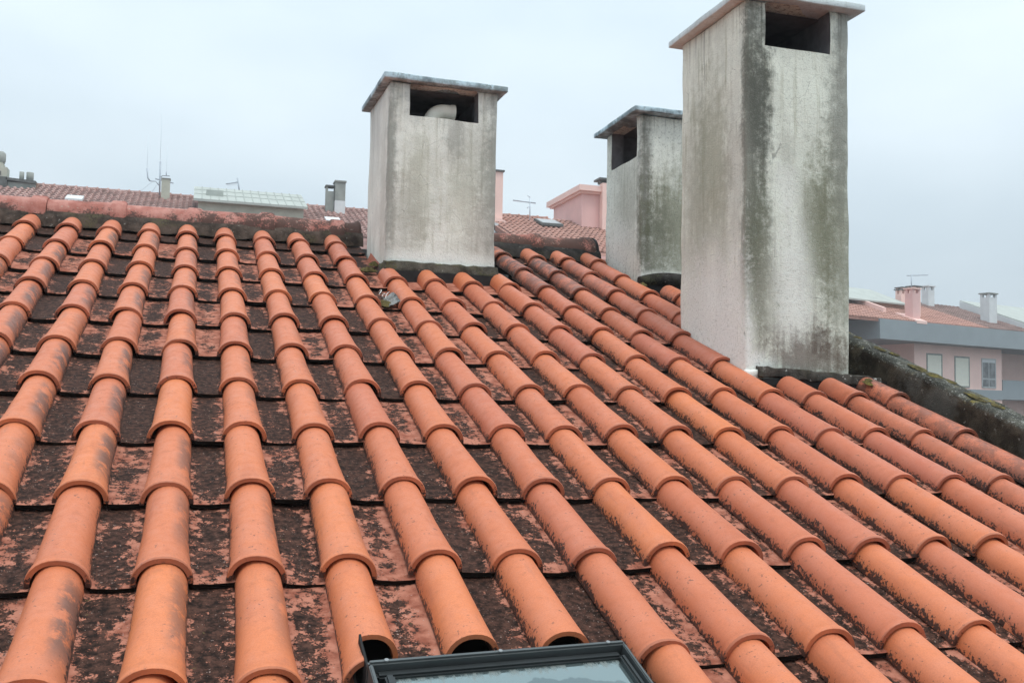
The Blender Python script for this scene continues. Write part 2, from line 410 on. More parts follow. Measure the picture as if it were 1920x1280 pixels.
def place_tile(c, r, key='full', n_up=0., col=None, jit=1.0, name='roof_tile', **k):
    if key == 'full':
        key = 'full%d' % random.randrange(6); WARP[0] = 1.+1.9*int(key[4:])
    me = var_mesh(key, **k); WARP[0] = 0.
    o = link(name, me, roof)
    j = lambda s: random.gauss(0, s)*jit
    o.matrix_basis = Matrix.Translation(R(colx(c)+j(.0026), r*Q+j(.0048), .0+n_up+abs(j(.0016)))) @ RM @ Matrix.Rotation(j(.0085), 4, 'Z') @ Matrix.Rotation(-TILT+j(.003), 4, 'X') @ Matrix.Rotation(j(.016), 4, 'Y')
    left = max(0., min(1., (7.2-c)/4.5))
    up_ = max(0., min(1., (11-r)/10))
    hue = min(1, max(0, random.gauss(.26+.42*up_*(1 if c > 6 else .6)+.02*max(0, c-6), .17)))
    if random.random() < .06: hue = max(0, hue-.35)
    smudge = left*random.choice((0, .35, .8, 1, 1, .9)) if c < 8 else (random.random()*.25 if random.random() < .15 else 0)
    cover = min(1.2, max(.3, random.gauss(.83, .14)))
    if random.random() < .07: cover = random.uniform(.6, .75)
    alpha = 1.
    o.color = (hue, smudge, cover, alpha) if col is None else col
    return o

rng_rows = range(1, 13)
for c in range(-4, 19):
    for r in rng_rows:
        if 9 <= c <= 12 and r in (1, 2): continue                     # chimney with flue pipe
        if c in (17, 18) and r in (1, 2): continue                    # chimney by the wall
        if c in (16, 17) and r in (5, 6): continue                    # tall chimney
        if c == 18 and r in (5, 6): continue
        if 6 <= c <= 8 and r >= 10: continue                          # roof window
        o = place_tile(c, r)
        hue, sm_, cov, al = o.color
        if c == 18: o.color = (.8, .3, 1.1, .45 if r > 6 else .2)
        if c == 17 and r >= 7: o.color = (.7, .1, 1.1, .8)
        if c in (13, 14) and r == 1: o.color = (.9, 0, 1.15, .1)
        if c in (13, 14) and r == 2: o.color = (.9, 0, 1.1, .35)
        if c == 15 and r in (1, 2): o.color = (.9, 0, 1, .6)
        if c in (10, 11, 12) and r == 3: o.color = (hue, 0, .62, 1)
        if c == 9 and r in (3, 4, 5): o.color = (hue, 0, .66, 1)
        if c == 8 and r in (4, 5): o.color = (.5, 0, .6, 1)
        if c == 8 and r in (6, 7): o.color = (.4, 0, .7, 1)
# short top tiles against the ridge
for c in range(-4, 19):
    if 9 <= c <= 12 or c >= 17: continue
    o = place_tile(c, 0, 'short', v1=.25)
    o.color = (.55, .1, 1.15, .1 if c == 13 else 1)
for c in (9, 10, 11, 12):                                              # under the chimney with the flue pipe
    o = place_tile(c, 2, 'short2', v1=.262); o.color = (.75 if c == 9 else .35, 0, .08, 1)
for c in (17, 18): o = place_tile(c, 2, 'short3', v1=.2); o.color = (.6, 0, 1, .7)
for c, v_ in ((16, .215), (17, .205), (18, .225)):                     # below the tall chimney
    o = place_tile(c, 6, 'short%d' % c, v1=v_); o.color = (.75, .1, .5, (.95, .85, .2)[c-16])
place_tile(7, 10, 'cut7', v0=.060, collar=False); place_tile(8, 10, 'cut8', v0=.052, collar=False)
NA = math.acos(-(.024)/.064)
o = place_tile(6, 10, 'notch_a', jit=0, v0=.084, collar=False); o.color = (.15, 0, .62, 1)
o = place_tile(6, 10, 'notch_b', jit=0, v0=0., v1=.0845, a1=math.pi-NA, pan=False, seg=7); o.color = (.15, 0, .62, 1)
# the rest of the slope, out of the photograph: one joined part
rest = MB(); src = tile_mesh('roof_tile')
sv = [v.co.copy() for v in src.vertices]; sf = [(tuple(p_.vertices), p_.material_index) for p_ in src.polygons]
for c in range(-12, 19):
    for r in range(0, 21):
        if c >= -4 and r < 13: continue
        if 6 <= c <= 8 and r == 13: continue
        if r == 0: continue
        mt_ = Matrix.Translation(R(colx(c), r*Q)) @ RM @ Matrix.Rotation(-TILT, 4, 'X'); b0 = len(rest.v)
        rest.v += [tuple(mt_ @ q) for q in sv]
        for f, mi in sf: rest.f.append(tuple(b0+k for k in f)); rest.mi.append(mi); rest.sm.append(True)
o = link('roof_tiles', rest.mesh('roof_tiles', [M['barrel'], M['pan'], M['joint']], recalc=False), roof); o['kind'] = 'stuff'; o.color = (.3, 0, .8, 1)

# --- ridge: mortar bed and half-round cap tiles
RZ = H+1.012
def bed(x0, x1):
    b = MB(); n = max(4, int((x1-x0)/.03))
    prof = [(5.905, -.075), (5.918, -.02), (5.945, .012), (5.985, .03), (6.09, .03), (6.15, -.10)]
    def fn(i, j):
        x = x0+(x1-x0)*i/n; y, z = prof[j]; q = Vector((x*9, j*1.7, 3.3))
        return (x, y+.011*mnoise.noise(q)+.006*mnoise.noise(q*3.1), RZ+z+.009*mnoise.noise(q*1.3+Vector((9, 9, 9))))
    b.grid(fn, n, 5, 0); o = part('mortar_bed', b, M['mortar'], roof, recalc=False); return o
bed(-3.4, .955); o = bed(1.60, 2.512); o.data.materials[0] = M['mortar_dark']
def ridge_mesh(L=.412, col_w=.075):
    b = MB(); xs = [0, L-col_w-.012, L-col_w, L-.012, L]; rr = [.090, .094, .106, .106, .098]
    seg = 12
    def fn(i, j):
        a = math.pi*(-.04+1.08*i/seg); return (xs[j], -rr[j]*math.cos(a)*1.05, rr[j]*math.sin(a))
    b.grid(fn, seg, 4, 0)
    b.grid(lambda i, j: (lambda q: (q[0], q[1]*(1-.12*j), q[2]*(1-.12*j)))(fn(i, 4)), seg, 1, 0, False)
    b.grid(lambda i, j: (lambda q: (q[0], q[1]*(1-.12*j), q[2]*(1-.12*j)))(fn(i, 0)), seg, 1, 0, False)
    return b.mesh('ridge_tile', M['ridge'], recalc=True)
rme = ridge_mesh()
ends = [-.80+.4115*k for k in range(-6, 5)]
def put_ridge(xe, dz=0., al=1., me=rme, tilt=0.):
    o = link('ridge_tile', me, roof); o.color = (1, 1, 1, al)
    o.matrix_basis = Matrix.Translation((xe-.412, RY-.015+random.gauss(0, .004), RZ+.008+dz)) @ Matrix.Rotation(random.gauss(0, .012)+tilt, 4, 'Y') @ Matrix.Rotation(random.gauss(0, .01), 4, 'Z')
for k, xe in enumerate(ends):
    put_ridge(xe, random.gauss(0, .003), (1, 1, 1, 1, 1, 1, 1, .95, .8, .6, .45)[k])
put_ridge(ends[-1]+.405, -.010, .15, ridge_mesh(.11, .02), 0)
put_ridge(2.125, -.006, .35); put_ridge(1.75, -.008, .35); put_ridge(2.49, -.012, .25)
b = MB(); n = 12
b.grid(lambda i, j: (2.492+.02*j, 6.045-.1*math.cos(math.pi*i/n), RZ-.02+.128*math.sin(math.pi*i/n)*(1-.06*j)), n, 1, 0)
b.v.append((2.512, 6.045, RZ-.02)); m_ = len(b.v)-1
for i in range(n): b.f.append((n+1+i, n+2+i, m_)); b.mi.append(0); b.sm.append(False)
b.box(2.494, 2.512, 5.93, 6.12, RZ-.12, RZ-.02)
part('ridge_end', b, M['lead'], roof, recalc=True)

# ------------------------------------------------------------------ chimneys
def chimney_body(name, mat, w_, d_, zb, zt, side, h0, h1, hz, depth=.34, wall=.085, cell=.06):
    """hollow shaft with one opening under its cap; side 'front' or 'left'; h0..h1 across, hz..zt up"""
    b = MB()
    def face(fn, us, zs, hole=None):
        for i in range(len(us)-1):
            for j in range(len(zs)-1):
                if hole and i == hole[0] and j == hole[1]: continue
                u0_, u1_, z0_, z1_ = us[i], us[i+1], zs[j], zs[j+1]
                nu = max(1, round((u1_-u0_)/cell)); nv = max(1, round((z1_-z0_)/cell))
                b.grid(lambda a, c: fn(u0_+(u1_-u0_)*a/nu, z0_+(z1_-z0_)*c/nv), nu, nv, 0)
    zs = [zb, hz, zt]
    fu = [0, h0, h1, w_] if side == 'front' else [0, w_]
    lu = [0, h0, h1, d_] if side == 'left' else [0, d_]
    face(lambda u, z: (u, 0, z), fu, zs, (1, 1) if side == 'front' else None)
    face(lambda u, z: (0, u, z), lu, zs, (1, 1) if side == 'left' else None)
    face(lambda u, z: (u, d_, z), [0, w_], zs); face(lambda u, z: (w_, u, z), [0, d_], zs)
    # top rim
    face(lambda u, z: (u, z, zt), fu, [0, d_]) if side == 'front' else face(lambda u, z: (z, u, zt), lu, [0, w_])
    me = weather(b.mesh(name, mat), .006, 6.5, .011)
    # pocket (thickness of the wall, then the wider dark shaft)
    p = MB()
    if side == 'front':
        t = .09; A = [(h0, 0), (h1, 0)]
        p.quad((h0, .004, hz), (h1, .004, hz), (h1, t, hz), (h0, t, hz)); p.quad((h0, .004, hz), (h0, t, hz), (h0, t, zt), (h0, .004, zt))
        p.quad((h1, .004, hz), (h1, t, hz), (h1, t, zt), (h1, .004, zt))
        q = MB(); x0, x1, y0, y1 = wall, w_-wall, t, d_-wall
        q.quad((x0, y0, zt-.004), (x1, y0, zt-.004), (x1, y1, zt-.004), (x0, y1, zt-.004))
        q.quad((x0, y1, hz-.3), (x1, y1, hz-.3), (x1, y1, zt), (x0, y1, zt)); q.quad((x0, y0, hz-.3), (x0, y1, hz-.3), (x0, y1, zt), (x0, y0, zt))
        q.quad((x1, y0, hz-.3), (x1, y1, hz-.3), (x1, y1, zt), (x1, y0, zt)); q.quad((x0, y0, hz-.3), (x1, y0, hz-.3), (x1, y1, hz-.3), (x0, y1, hz-.3))
        q.quad((x0, y0, hz-.3), (x1, y0, hz-.3), (x1, y0, hz), (x0, y0, hz))
        q.quad((x0, y0, hz), (h0, y0, hz), (h0, y0, zt), (x0, y0, zt)); q.quad((h1, y0, hz), (x1, y0, hz), (x1, y0, zt), (h1, y0, zt))
    else:
        t = .085
        p.quad((.004, h0, hz), (.004, h1, hz), (t, h1, hz), (t, h0, hz)); p.quad((.004, h0, hz), (t, h0, hz), (t, h0, zt), (.004, h0, zt))
        p.quad((.004, h1, hz), (t, h1, hz), (t, h1, zt), (.004, h1, zt))
        q = MB(); x0, x1, y0, y1 = t, w_-wall, wall, d_-wall*.6
        q.quad((x0, y0, zt-.004), (x1, y0, zt-.004), (x1, y1, zt-.004), (x0, y1, zt-.004))
        q.quad((x1, y0, hz-.3), (x1, y1, hz-.3), (x1, y1, zt), (x1, y0, zt)); q.quad((x0, y0, hz-.3), (x1, y0, hz-.3), (x1, y0, zt), (x0, y0, zt))
        q.quad((x0, y1, hz-.3), (x1, y1, hz-.3), (x1, y1, zt), (x0, y1, zt)); q.quad((x0, y0, hz-.3), (x1, y0, hz-.3), (x1, y1, hz-.3), (x0, y1, hz-.3))
        q.quad((x0, y0, hz-.3), (x0, y1, hz-.3), (x0, y1, hz), (x0, y0, hz))
        q.quad((x0, y0, hz), (x0, h0, hz), (x0, h0, zt), (x0, y0, zt)); q.quad((x0, h1, hz), (x0, y1, hz), (x0, y1, zt), (x0, h1, zt))
    return me, p, q

def slab(name, x0, x1, y0, y1, z0, z1, mat, parent, amp=.006, cell=.07, bev=.008, tilt=0., freq=8.):
    b = MB(); nx, ny, nz_ = max(1, round((x1-x0)/cell)), max(1, round((y1-y0)/cell)), max(1, round((z1-z0)/cell))
    lx = lambda i, n_, a, c: a+(c-a)*i/n_
    tz = lambda z, x: z+tilt*(x-x0)
    for z in (z0, z1): b.grid(lambda i, j: (lx(i, nx, x0, x1), lx(j, ny, y0, y1), z), nx, ny)
    for y in (y0, y1): b.grid(lambda i, j: (lx(i, nx, x0, x1), y, lx(j, nz_, z0, z1)), nx, nz_)
    for x in (x0, x1): b.grid(lambda i, j: (x, lx(i, ny, y0, y1), lx(j, nz_, z0, z1)), ny, nz_)
    me = weather(b.mesh(name, mat), amp, freq, bev)
    if tilt:
        for v_ in me.vertices: v_.co.z += tilt*(v_.co.x-x0)
    return link(name, me, parent)

# -- chimney with the flue pipe, left
c1 = thing('chimney', 'pale weathered render chimney with a cream flue elbow in its opening', 'chimney', (.962, 5.19, H+.75), rad(.9))
st1 = stucco('render_pale', (.87, .87, .79), [
    ((.0, .0, .55), (.05, .06, .75), .75, (.22, .225, .195)), ((.61, 0, .55), (.075, .08, .75), .7, (.26, .27, .25)),
    ((.17, 0, .42), (.11, .05, .40), .40, (.33, .335, .215)), ((.42, 0, .38), (.14, .05, .30), .4, (.44, .43, .31)), ((.56, 0, .45), (.07, .05, .45), .5, (.33, .335, .29)), ((.37, 0, .72), (.06, .05, .14), .5, GREY), ((.47, 0, .6), (.16, .05, .25), .35, (.36, .36, .31)),
    ((.10, 0, .25), (.14, .05, .28), .45, (.38, .365, .32)), ((.53, 0, .2), (.12, .05, .25), .4, (.40, .36, .32)), ((.14, 0, .93), (.06, .05, .18), .6, (.30, .31, .30)),
    ((.3, 0, .03), (.4, .05, .05), .75, WHITE), ((.0, .4, .9), (.05, .25, .3), .3, (.55, .56, .56)), ((0, .12, .35), (.05, .1, .4), .35, BEIGE)], 1.7, .5, .16, .985)
me, pk, ik = chimney_body('shaft', st1, .608, .59, -.22, .985, 'front', .108, .498, .808)
link('shaft', me, c1); part('opening', pk, M['inner'], c1); part('flue', ik, M['inner'], c1)
slab('cap', -.043, .655, -.046, .635, .987, 1.019, M['cap'], c1, .0035, .06, .005)
b = MB(); path = [(.25, .130, .5)]
for k in range(10):
    a = math.pi/2*k/9; path.append((.25+.085*(1-math.cos(a)), .130, .796+.092*math.sin(a)))
path.append((.392, .130, .888))
b.tube(path, .041, 18, 0, False); b.tube([(.372, .130, .888), (.394, .130, .888)], .0445, 18, 0, False)
b.tube([(.393, .130, .888), (.35, .130, .888)], .037, 18, 1, True)
part('flue_pipe', b, [M['pvc'], M['inner']], c1)
slab('rubble_sill', .16, .49, .012, .3, .72, .811, st1, c1, .02, .05, .01, 0., 14)
slab('mortar_collar', -.012, .622, -.024, .30, -.046, .006, M['mortar_green'], c1, .0075, .018, .003, 0., 34)
b = MB(); b.poly_prism([(.02, -.014, -.07), (.60, -.014, -.07), (.675, -.03, -.065), (.69, .0, -.03), (.64, .06, -.012), (.02, .06, -.012)], (0, 0, -.08))
b.box(.0, .645, -.03, .3, -.2, -.045)
part('flashing', b, M['lead'], c1)  # recessed lead apron, near-black to stand for the shadow gap below the collar
# clay upstand beside the left face
b = MB(); b.grid(lambda i, j: (-.05+.012*i/3+.035*(i/3)**2, -.12+.55*j/6, -.175+.36*(-.12+.55*j/6)+.13*(i/3)**1.3), 3, 6, 0)
o = part('side_upstand', b, M['barrel'], c1, recalc=False); o.color = (.95, 0, .0, .75)

# -- chimney at the far right, half hidden
c2 = thing('chimney', 'small mossy chimney standing between the ridge end and the tall chimney', 'chimney', (2.520, 5.343, H+.785), rad(-.9))
st2 = stucco('render_mossy', (.84, .85, .765), [
    ((.03, 0, .45), (.055, .06, .75), .8, DARK), ((.25, 0, .35), (.3, .06, .36), .72, GREEN), ((.1, 0, .2), (.12, .05, .3), .6, (.11, .12, .085)),
    ((.3, 0, .12), (.25, .05, .12), .5, (.3, .31, .24)), ((0, .2, .45), (.05, .2, .35), .5, (.33, .34, .28)), ((0, .35, .2), (.05, .25, .2), .6, WHITE), ((.2, 0, .0), (.3, .05, .035), .95, WHITE)], 5.3, .5, .5, .98)
me, pk, ik = chimney_body('shaft', st2, .40, .545, -.25, .98, 'left', .065, .46, .735)
link('shaft', me, c2); part('opening', pk, M['inner'], c2); part('flue', ik, M['inner'], c2)
slab('cap', -.065, .465, -.06, .61, .982, 1.012, M['cap'], c2, .0035, .06, .005)
b = MB(); n = 14
b.tube([(.0+.44*k/n-.01, -.012, -.035+.020*math.sin(math.pi*k/n)) for k in range(n+1)], [.012+.03*math.sin(math.pi*min(1, k/n+.08))**.5 if k < n else .03 for k in range(n+1)], 10)
part('mortar_collar', b, M['mortar_dark'], c2)
boxpart('flashing', c2, M['lead'], .01, .41, -.02, .2, -.3, -.05)

# -- tall chimney, foreground right
c3 = thing('chimney', 'tall streaked grey chimney in front, its top cropped by the frame', 'chimney', (2.236, 3.69, H+.178), rad(-.8))
st3 = stucco('render_streaked', (.85, .87, .76), [
    ((.03, 0, 1.0), (.10, .05, .95), .8, (.17, .175, .14)), ((.05, 0, 1.16), (.085, .05, .40), .8, (.085, .09, .075)), ((.03, 0, .5), (.05, .05, .3), .6, (.10, .105, .085)), ((.05, 0, .55), (.085, .05, .35), .7, (.15, .16, .115)),
    ((.12, 0, 1.5), (.2, .05, .10), .35, (.2, .2, .18)), ((.50, 0, 1.5), (.06, .05, .35), .65, (.26, .27, .265)), ((.47, 0, 1.05), (.06, .05, .4), .5, (.36, .34, .31)),
    ((.36, 0, .62), (.11, .05, .38), .74, GREEN), ((.46, 0, .58), (.12, .05, .60), .72, (.21, .215, .15)), ((.49, 0, 1.15), (.09, .05, .5), .65, (.28, .29, .25)), ((.06, 0, .35), (.10, .05, .35), .5, (.20, .205, .14)), ((.20, 0, .95), (.05, .05, .12), .4, (.36, .34, .29)),
    ((.11, 0, .3), (.12, .05, .25), .4, (.34, .33, .28)), ((.24, 0, .33), (.11, .05, .42), .62, WHITE), ((.2, 0, .80), (.07, .05, .12), .4, WHITE),
    ((.33, 0, .05), (.30, .05, .13), .78, BROWN), ((.36, 0, .13), (.07, .05, .09), .65, (.10, .07, .055)), ((.05, 0, .02), (.1, .05, .06), .8, WHITE),
    ((0, .3, .95), (.05, .18, .5), .75, (.37, .375, .28)), ((0, .45, .75), (.05, .15, .7), .6, (.35, .36, .28)), ((0, .2, .6), (.05, .07, .5), .5, (.39, .395, .31)), ((0, .08, .85), (.05, .10, .45), .4, (.45, .44, .39)), ((0, .3, .25), (.06, .45, .34), .75, WHITE), ((0, .1, .03), (.06, .3, .25), .8, WHITE)], 9.4, .7, .28, 1.6)
me, pk, ik = chimney_body('shaft', st3, .520, .612, -.30, 1.607, 'front', .094, .425, 1.41)
link('shaft', me, c3); part('opening', pk, M['inner'], c3); part('flue', ik, M['inner'], c3)
slab('cap', -.048, .575, -.05, .665, 1.609, 1.641, M['cap_pale'], c3, .0035, .06, .005)
slab('mortar_ledge', .05, .66, -.034, .10, -.036, .006, M['mortar_ledge'], c3, .0085, .018, .003, -.055, 30)
b = MB(); b.box(.07, .70, -.026, .16, -.25, -.045)
part('flashing', b, M['lead'], c3)  # near-black box standing for the shadowed void below the ledge
slab('render_foot', -.004, .058, -.012, .2, -.11, -.012, st3, c3, .020, .022, .012, 0., 23)

# ------------------------------------------------------------------ verge wall on the right
pw = thing('parapet_wall', 'dark lichen spotted low wall running down the right edge of the roof', 'wall', R(2.93, 0), 0.)
b = MB(); nl = 150; WO = R(2.93, 0)
prof = [(0, -.16), (0, .05), (.004, .092), (.014, .101), (.06, .106), (.112, .100), (.124, .090), (.126, -.2)]
def wf(i, j):
    v = .2+7.2*i/nl; x, n_ = prof[j]; q = Vector((v*5, j*.9, 2.)); k = .0 if j in (0, 7) else 1.
    return R(2.93+x+.008*k*mnoise.noise(q)+.004*k*mnoise.noise(q*3.7), v, n_+HB-.033+.010*k*mnoise.noise(q+Vector((7, 3, 1)))+.007*k*mnoise.noise(q*3.3))-WO
b.grid(wf, nl, 7, 0); part('wall_face', b, None, pw, recalc=True)
def parapet_mat():
    m = MT('parapet_render', .92, .15); p = m.obj; x, y, z = m.xyz(p)
    nn = m.math('SUBTRACT', m.math('MULTIPLY', z, CT), m.math('MULTIPLY', y, ST))     # height off the slope
    a = m.noise(p, 9, 6, .65); f = m.noise(p, 70, 4, .7); g_ = m.noise(p, 3.2, 4, .6); vf = m.noise(p, 180, 3, .6)
    face = m.mix(m.step(a, .35, .7), (.022, .016, .011), (.088, .068, .049))
    face = m.mix(m.step(g_, .5, .62, 0, .6), face, (.13, .125, .11))
    face = m.mix(m.math('MULTIPLY', m.step(m.noise(p, 38, 3), .64, .70), .7), face, (.23, .21, .18))
    top = m.mix(m.step(a, .38, .62), (.042, .039, .032), (.115, .112, .092))
    top = m.mix(m.step(m.math('ADD', m.math('MULTIPLY', f, .5), m.math('MULTIPLY', vf, .5)), .54, .60, 0, .8), top, (.42, .42, .39))
    top = m.mix(m.math('MULTIPLY', m.step(m.noise(p, 7.5, 3), .57, .64), m.step(f, .44, .58)), top, (.21, .17, .05))
    top = m.mix(m.step(m.noise(p, 24, 4), .55, .42, 0, .65), top, (.04, .042, .036))
    k = m.step(m.math('ADD', nn, m.math('MULTIPLY', m.math('SUBTRACT', f, .5), .03)), .107, .125)
    m.col(m.mix(k, face, top)); m.bump(m.math('ADD', a, m.math('ADD', f, vf)), .7, .008); return m.m
pw.children[0].data.materials.clear(); pw.children[0].data.materials.append(parapet_mat())
def clump(parent, P, sx, sy, sz, mat, seed, name='moss', frame=None):
    """a low, ragged cushion of moss"""
    b = MB(); n, k = 14, 5
    def fn(i, j):
        a = 2*math.pi*i/n; rr = j/k; q = Vector((math.cos(a)*rr*2, math.sin(a)*rr*2, seed))
        ed = 1+.35*mnoise.noise(Vector((math.cos(a)*1.3, math.sin(a)*1.3, seed*3.1)))
        return (sx*rr*ed*math.cos(a), sy*rr*ed*math.sin(a), sz*((1-rr**2)*(.75+.6*mnoise.noise(q*2.2)))-.002)
    b.grid(fn, n, k, 0); o = part(name, b, mat, parent, weld=True)
    o.matrix_basis = parent.matrix_basis.inverted() @ Matrix.Translation(P) @ (frame or RM); return o
for i, (x_, v_, a_, b_, h_) in enumerate(((3.0, 2.02, .022, .035, .007), (3.02, 2.10, .018, .03, .007), (2.99, 2.30, .028, .045, .010), (3.0, 2.40, .030, .045, .009), (3.02, 2.47, .02, .03, .007), (2.98, 2.66, .022, .05, .009), (3.0, 2.76, .02, .03, .007), (3.01, 1.84, .02, .02, .006))):
    clump(pw, R(x_, v_, HB+.074), a_, b_*1.15, h_*.6, M['moss'], i*1.37)
for i, (x_, v_, n_, a_, b_, h_) in enumerate(((2.775, 2.27, .050, .018, .035, .012), (2.80, 2.24, .055, .02, .02, .01), (2.285, 2.36, .012, .014, .02, .010), (2.43, 2.52, .0, .018, .03, .012),
        (1.86, 2.44, .004, .014, .02, .009), (.885, .48, .014, .05, .035, .022), (.93, .36, .02, .03, .04, .02), (2.50, .50, .03, .02, .03, .014), (1.62, 1.3, .006, .012, .016, .007))):
    clump(roof, R(x_, v_, n_), a_, b_, h_, M['moss'], 20+i*1.71)

# ------------------------------------------------------------------ torn flashing scrap in a tile channel
sp = thing('flashing_scrap', 'torn scrap of grey foil lying mossy in a channel below the left chimney', 'scrap', mat=roofmat(.888, 1.10, .008) @ Matrix.Scale(.72, 4))
def foil_mat():
    m = MT('torn_foil', .32, .5); a = m.noise(m.obj, 30, 4, .6); f = m.noise(m.obj, 120, 3, .6)
    c = m.mix(m.step(a, .42, .58), (.055, .053, .048), (.20, .19, .17)); c = m.mix(m.step(f, .60, .7), c, (.5, .49, .45))
    m.col(c); m.b.inputs['Metallic'].default_value = .35; m.bump(f, .5, .004); return m.m
FO = foil_mat()
b = MB()
def sf_(i, j):
    u, v = i/8, j/14; q = Vector((u*3, v*5, 4.))
    return (-.030+.065*u+.02*(1-v)*u+.008*mnoise.noise(q), -.15+.22*v+.02*mnoise.noise(q*2+Vector((4, 1, 1)))*(1 if j in (0, 14) else .4), .002+.045*u*u+.008*mnoise.noise(q*1.3)+.006*math.sin(v*7+u*3))
b.grid(sf_, 8, 14, 0); part('sheet', b, FO, sp, recalc=False)
b = MB()
for k in range(3):
    x0 = -.05+.018*k; pts = [(x0+.03*t_+.012*math.sin(5*t_+k), .10-.05*k+.11*t_, .016+.02*math.sin(4*t_+k*2)) for t_ in [q/6 for q in range(7)]]
    b.tube(pts, [.004, .0035, .003, .003, .0025, .002, .001], 5)
part('shred', b, plain('white_film', (.74, .73, .70), .4, .05), sp)
o = clump(sp, R(.862, 1.16, .010), .032, .05, .02, M['moss'], 77)

# ------------------------------------------------------------------ roof window at the bottom edge
RWM = roofmat(.328, 0, 0)
WV, WN, WW, WL = 4.055+.037, .088, .527, .98       # top edge along the slope, height of the top face, width, length
rw = thing('roof_window', 'grey framed roof window mirroring the pale sky at the bottom edge', 'skylight', mat=roofmat(.330, WV, 0) @ Matrix.Rotation(rad(1.7), 4, 'Z'))
def fr(name, mat, x0, x1, y0, y1, z0, z1, bev=.004):
    b = MB(); b.box(x0, x1, y0, y1, z0, z1); me_ = b.mesh(name, mat); bm = bmesh.new(); bm.from_mesh(me_)
    bmesh.ops.bevel(bm, geom=list(bm.edges), offset=bev, segments=2, affect='EDGES'); bm.to_mesh(me_); bm.free(); return link(name, me_, rw)
fr('top_cover', M['frame_edge'], .0, WW, -.014, .0, .02, WN)
fr('top_rail', M['frame'], .0145, WW-.0145, -.034, -.0142, .02, WN-.016)
fr('side_cover', M['frame_edge'], .0, .008, -WL, -.0145, .0, WN-.001, .002); fr('side_cover', M['frame_edge'], WW-.008, WW, -WL, -.0145, .0, WN-.001, .002)
fr('side_rail', M['frame'], .0265, .045, -WL, -.0345, .02, WN-.010); fr('side_rail', M['frame'], WW-.022, WW-.0085, -WL, -.0345, .02, WN-.010)
fr('bottom_rail', M['frame'], .0455, WW-.0225, -WL, -WL+.06, .02, WN-.014)
fr('gutter', M['void'], .0085, .026, -WL, -.0345, .0, WN-.05, .001)
def glass_mat():
    m = MT('coated_glass', .05, .9); x, y, z = m.xyz(m.obj)
    m.b.inputs['Metallic'].default_value = .78
    wv = m.math('ADD', m.math('MULTIPLY', m.noise(m.scaled(m.obj, (1, 0, 0)), 9, 5, .55), .085), m.math('MULTIPLY', m.noise(m.scaled(m.obj, (1, .4, 0)), 40, 3, .5), .018))
    lower_tint = m.step(m.math('ADD', y, m.math('SUBTRACT', m.math('MULTIPLY', m.math('ABSOLUTE', m.math('SUBTRACT', x, .33)), .22), wv)), -.118, -.123)     # darker glass tint below a wavy edge
    c = m.mix(lower_tint, (.235, .295, .295), (.155, .20, .205)); m.col(c)
    dust = m.step(m.math('ADD', m.noise(m.scaled(m.obj, (1, .3, 1)), 60, 5, .7), m.step(y, -.075, -.036, 0, .16)), .55, .80)
    m.col(m.mix(m.math('MULTIPLY', dust, .5), c, (.30, .30, .27))); m.rough(m.math('ADD', m.math('MULTIPLY', dust, .4), m.step(m.noise(m.obj, 14, 4), .3, .7, .03, .10))); return m.m
b = MB(); b.box(.0452, WW-.0222, -WL+.0602, -.0342, .03, WN-.024); part('pane', b, glass_mat(), rw)
b = MB(); b.box(-.035, WW+.03, -WL-.05, .035, -.12, .002); b.poly_prism([(.004, -WL, -.05), (.004, -WL, .05), (.004, .0, .060), (.004, .085, .066), (.004, .108, .072), (.004, .100, -.02)], (.0045, 0, 0)); b.box(WW, WW+.012, -WL, .0, -.05, .03)
part('flashing', b, M['void'], rw)
for sx in (.035, .26, .49):
    b = MB(); b.tube([(sx, -.0075, WN-.001), (sx, -.0075, WN+.0022)], .0042, 8); part('screw', b, M['alu_dull'], rw)

# ------------------------------------------------------------------ far roofs
M['ftile'] = far_tile_material('far_tiles_pinkish', (.42, .25, .215), (.52, .335, .30), (.22, .14, .125))  # pale tones here and on the channels carry distance haze in the colour
M['fpan'] = far_tile_material('far_tiles_channel', (.20, .115, .10), (.27, .155, .135), (.12, .08, .07))
M['ftile_red'] = far_tile_material('far_tiles_red', (.44, .235, .185), (.49, .28, .225), (.32, .175, .145))
M['fpan_red'] = far_tile_material('far_tiles_red_channel', (.33, .17, .135), (.38, .20, .16), (.25, .135, .11))
M['ftile_brown'] = far_tile_material('far_tiles_brown', (.24, .16, .14), (.31, .21, .185), (.15, .10, .09))
M['fpan_brown'] = far_tile_material('far_tiles_brown_channel', (.11, .07, .06), (.15, .09, .08), (.07, .05, .045))
M['pink'] = plain('pink_render', (.76, .48, .445), .9, .05, 1.2)
M['pink_pale'] = plain('pink_pale_render', (.88, .615, .545), .9, .04, 1.2)
M['beige'] = plain('beige_render', (.46, .46, .385), .9, .1, 2)
M['greyconc'] = plain('grey_concrete', (.30, .315, .29), .9, .14, 3)
M['white'] = plain('white_render', (.66, .68, .68), .85, .05, 2)
M['slate'] = plain('grey_fascia', (.28, .315, .33), .6, .05, .8)
M['pale_sheet'] = plain('pale_sheeting', (.41, .435, .40), .7, .07, 1.5)
M['seam'] = plain('sheet_seam', (.34, .365, .335), .8)
M['shutter'] = plain('cream_shutter', (.80, .78, .67), .7, .03, 5)
M['alu'] = plain('grey_aluminium', (.42, .43, .43), .45, .05, 5, .5, .4)
M['capdark'] = plain('dark_cap', (.12, .125, .12), .9, .2, 5)
M['steel'] = plain('weathered_steel', (.42, .47, .52), .5, .1, 5, .4, .3)
M['steel_pale'] = plain('pale_steel', (.66, .74, .80), .5, .05, 5)
M['stain'] = stucco('stained_brown_wall', (.40, .25, .19), [], 2.2, .7, .4)
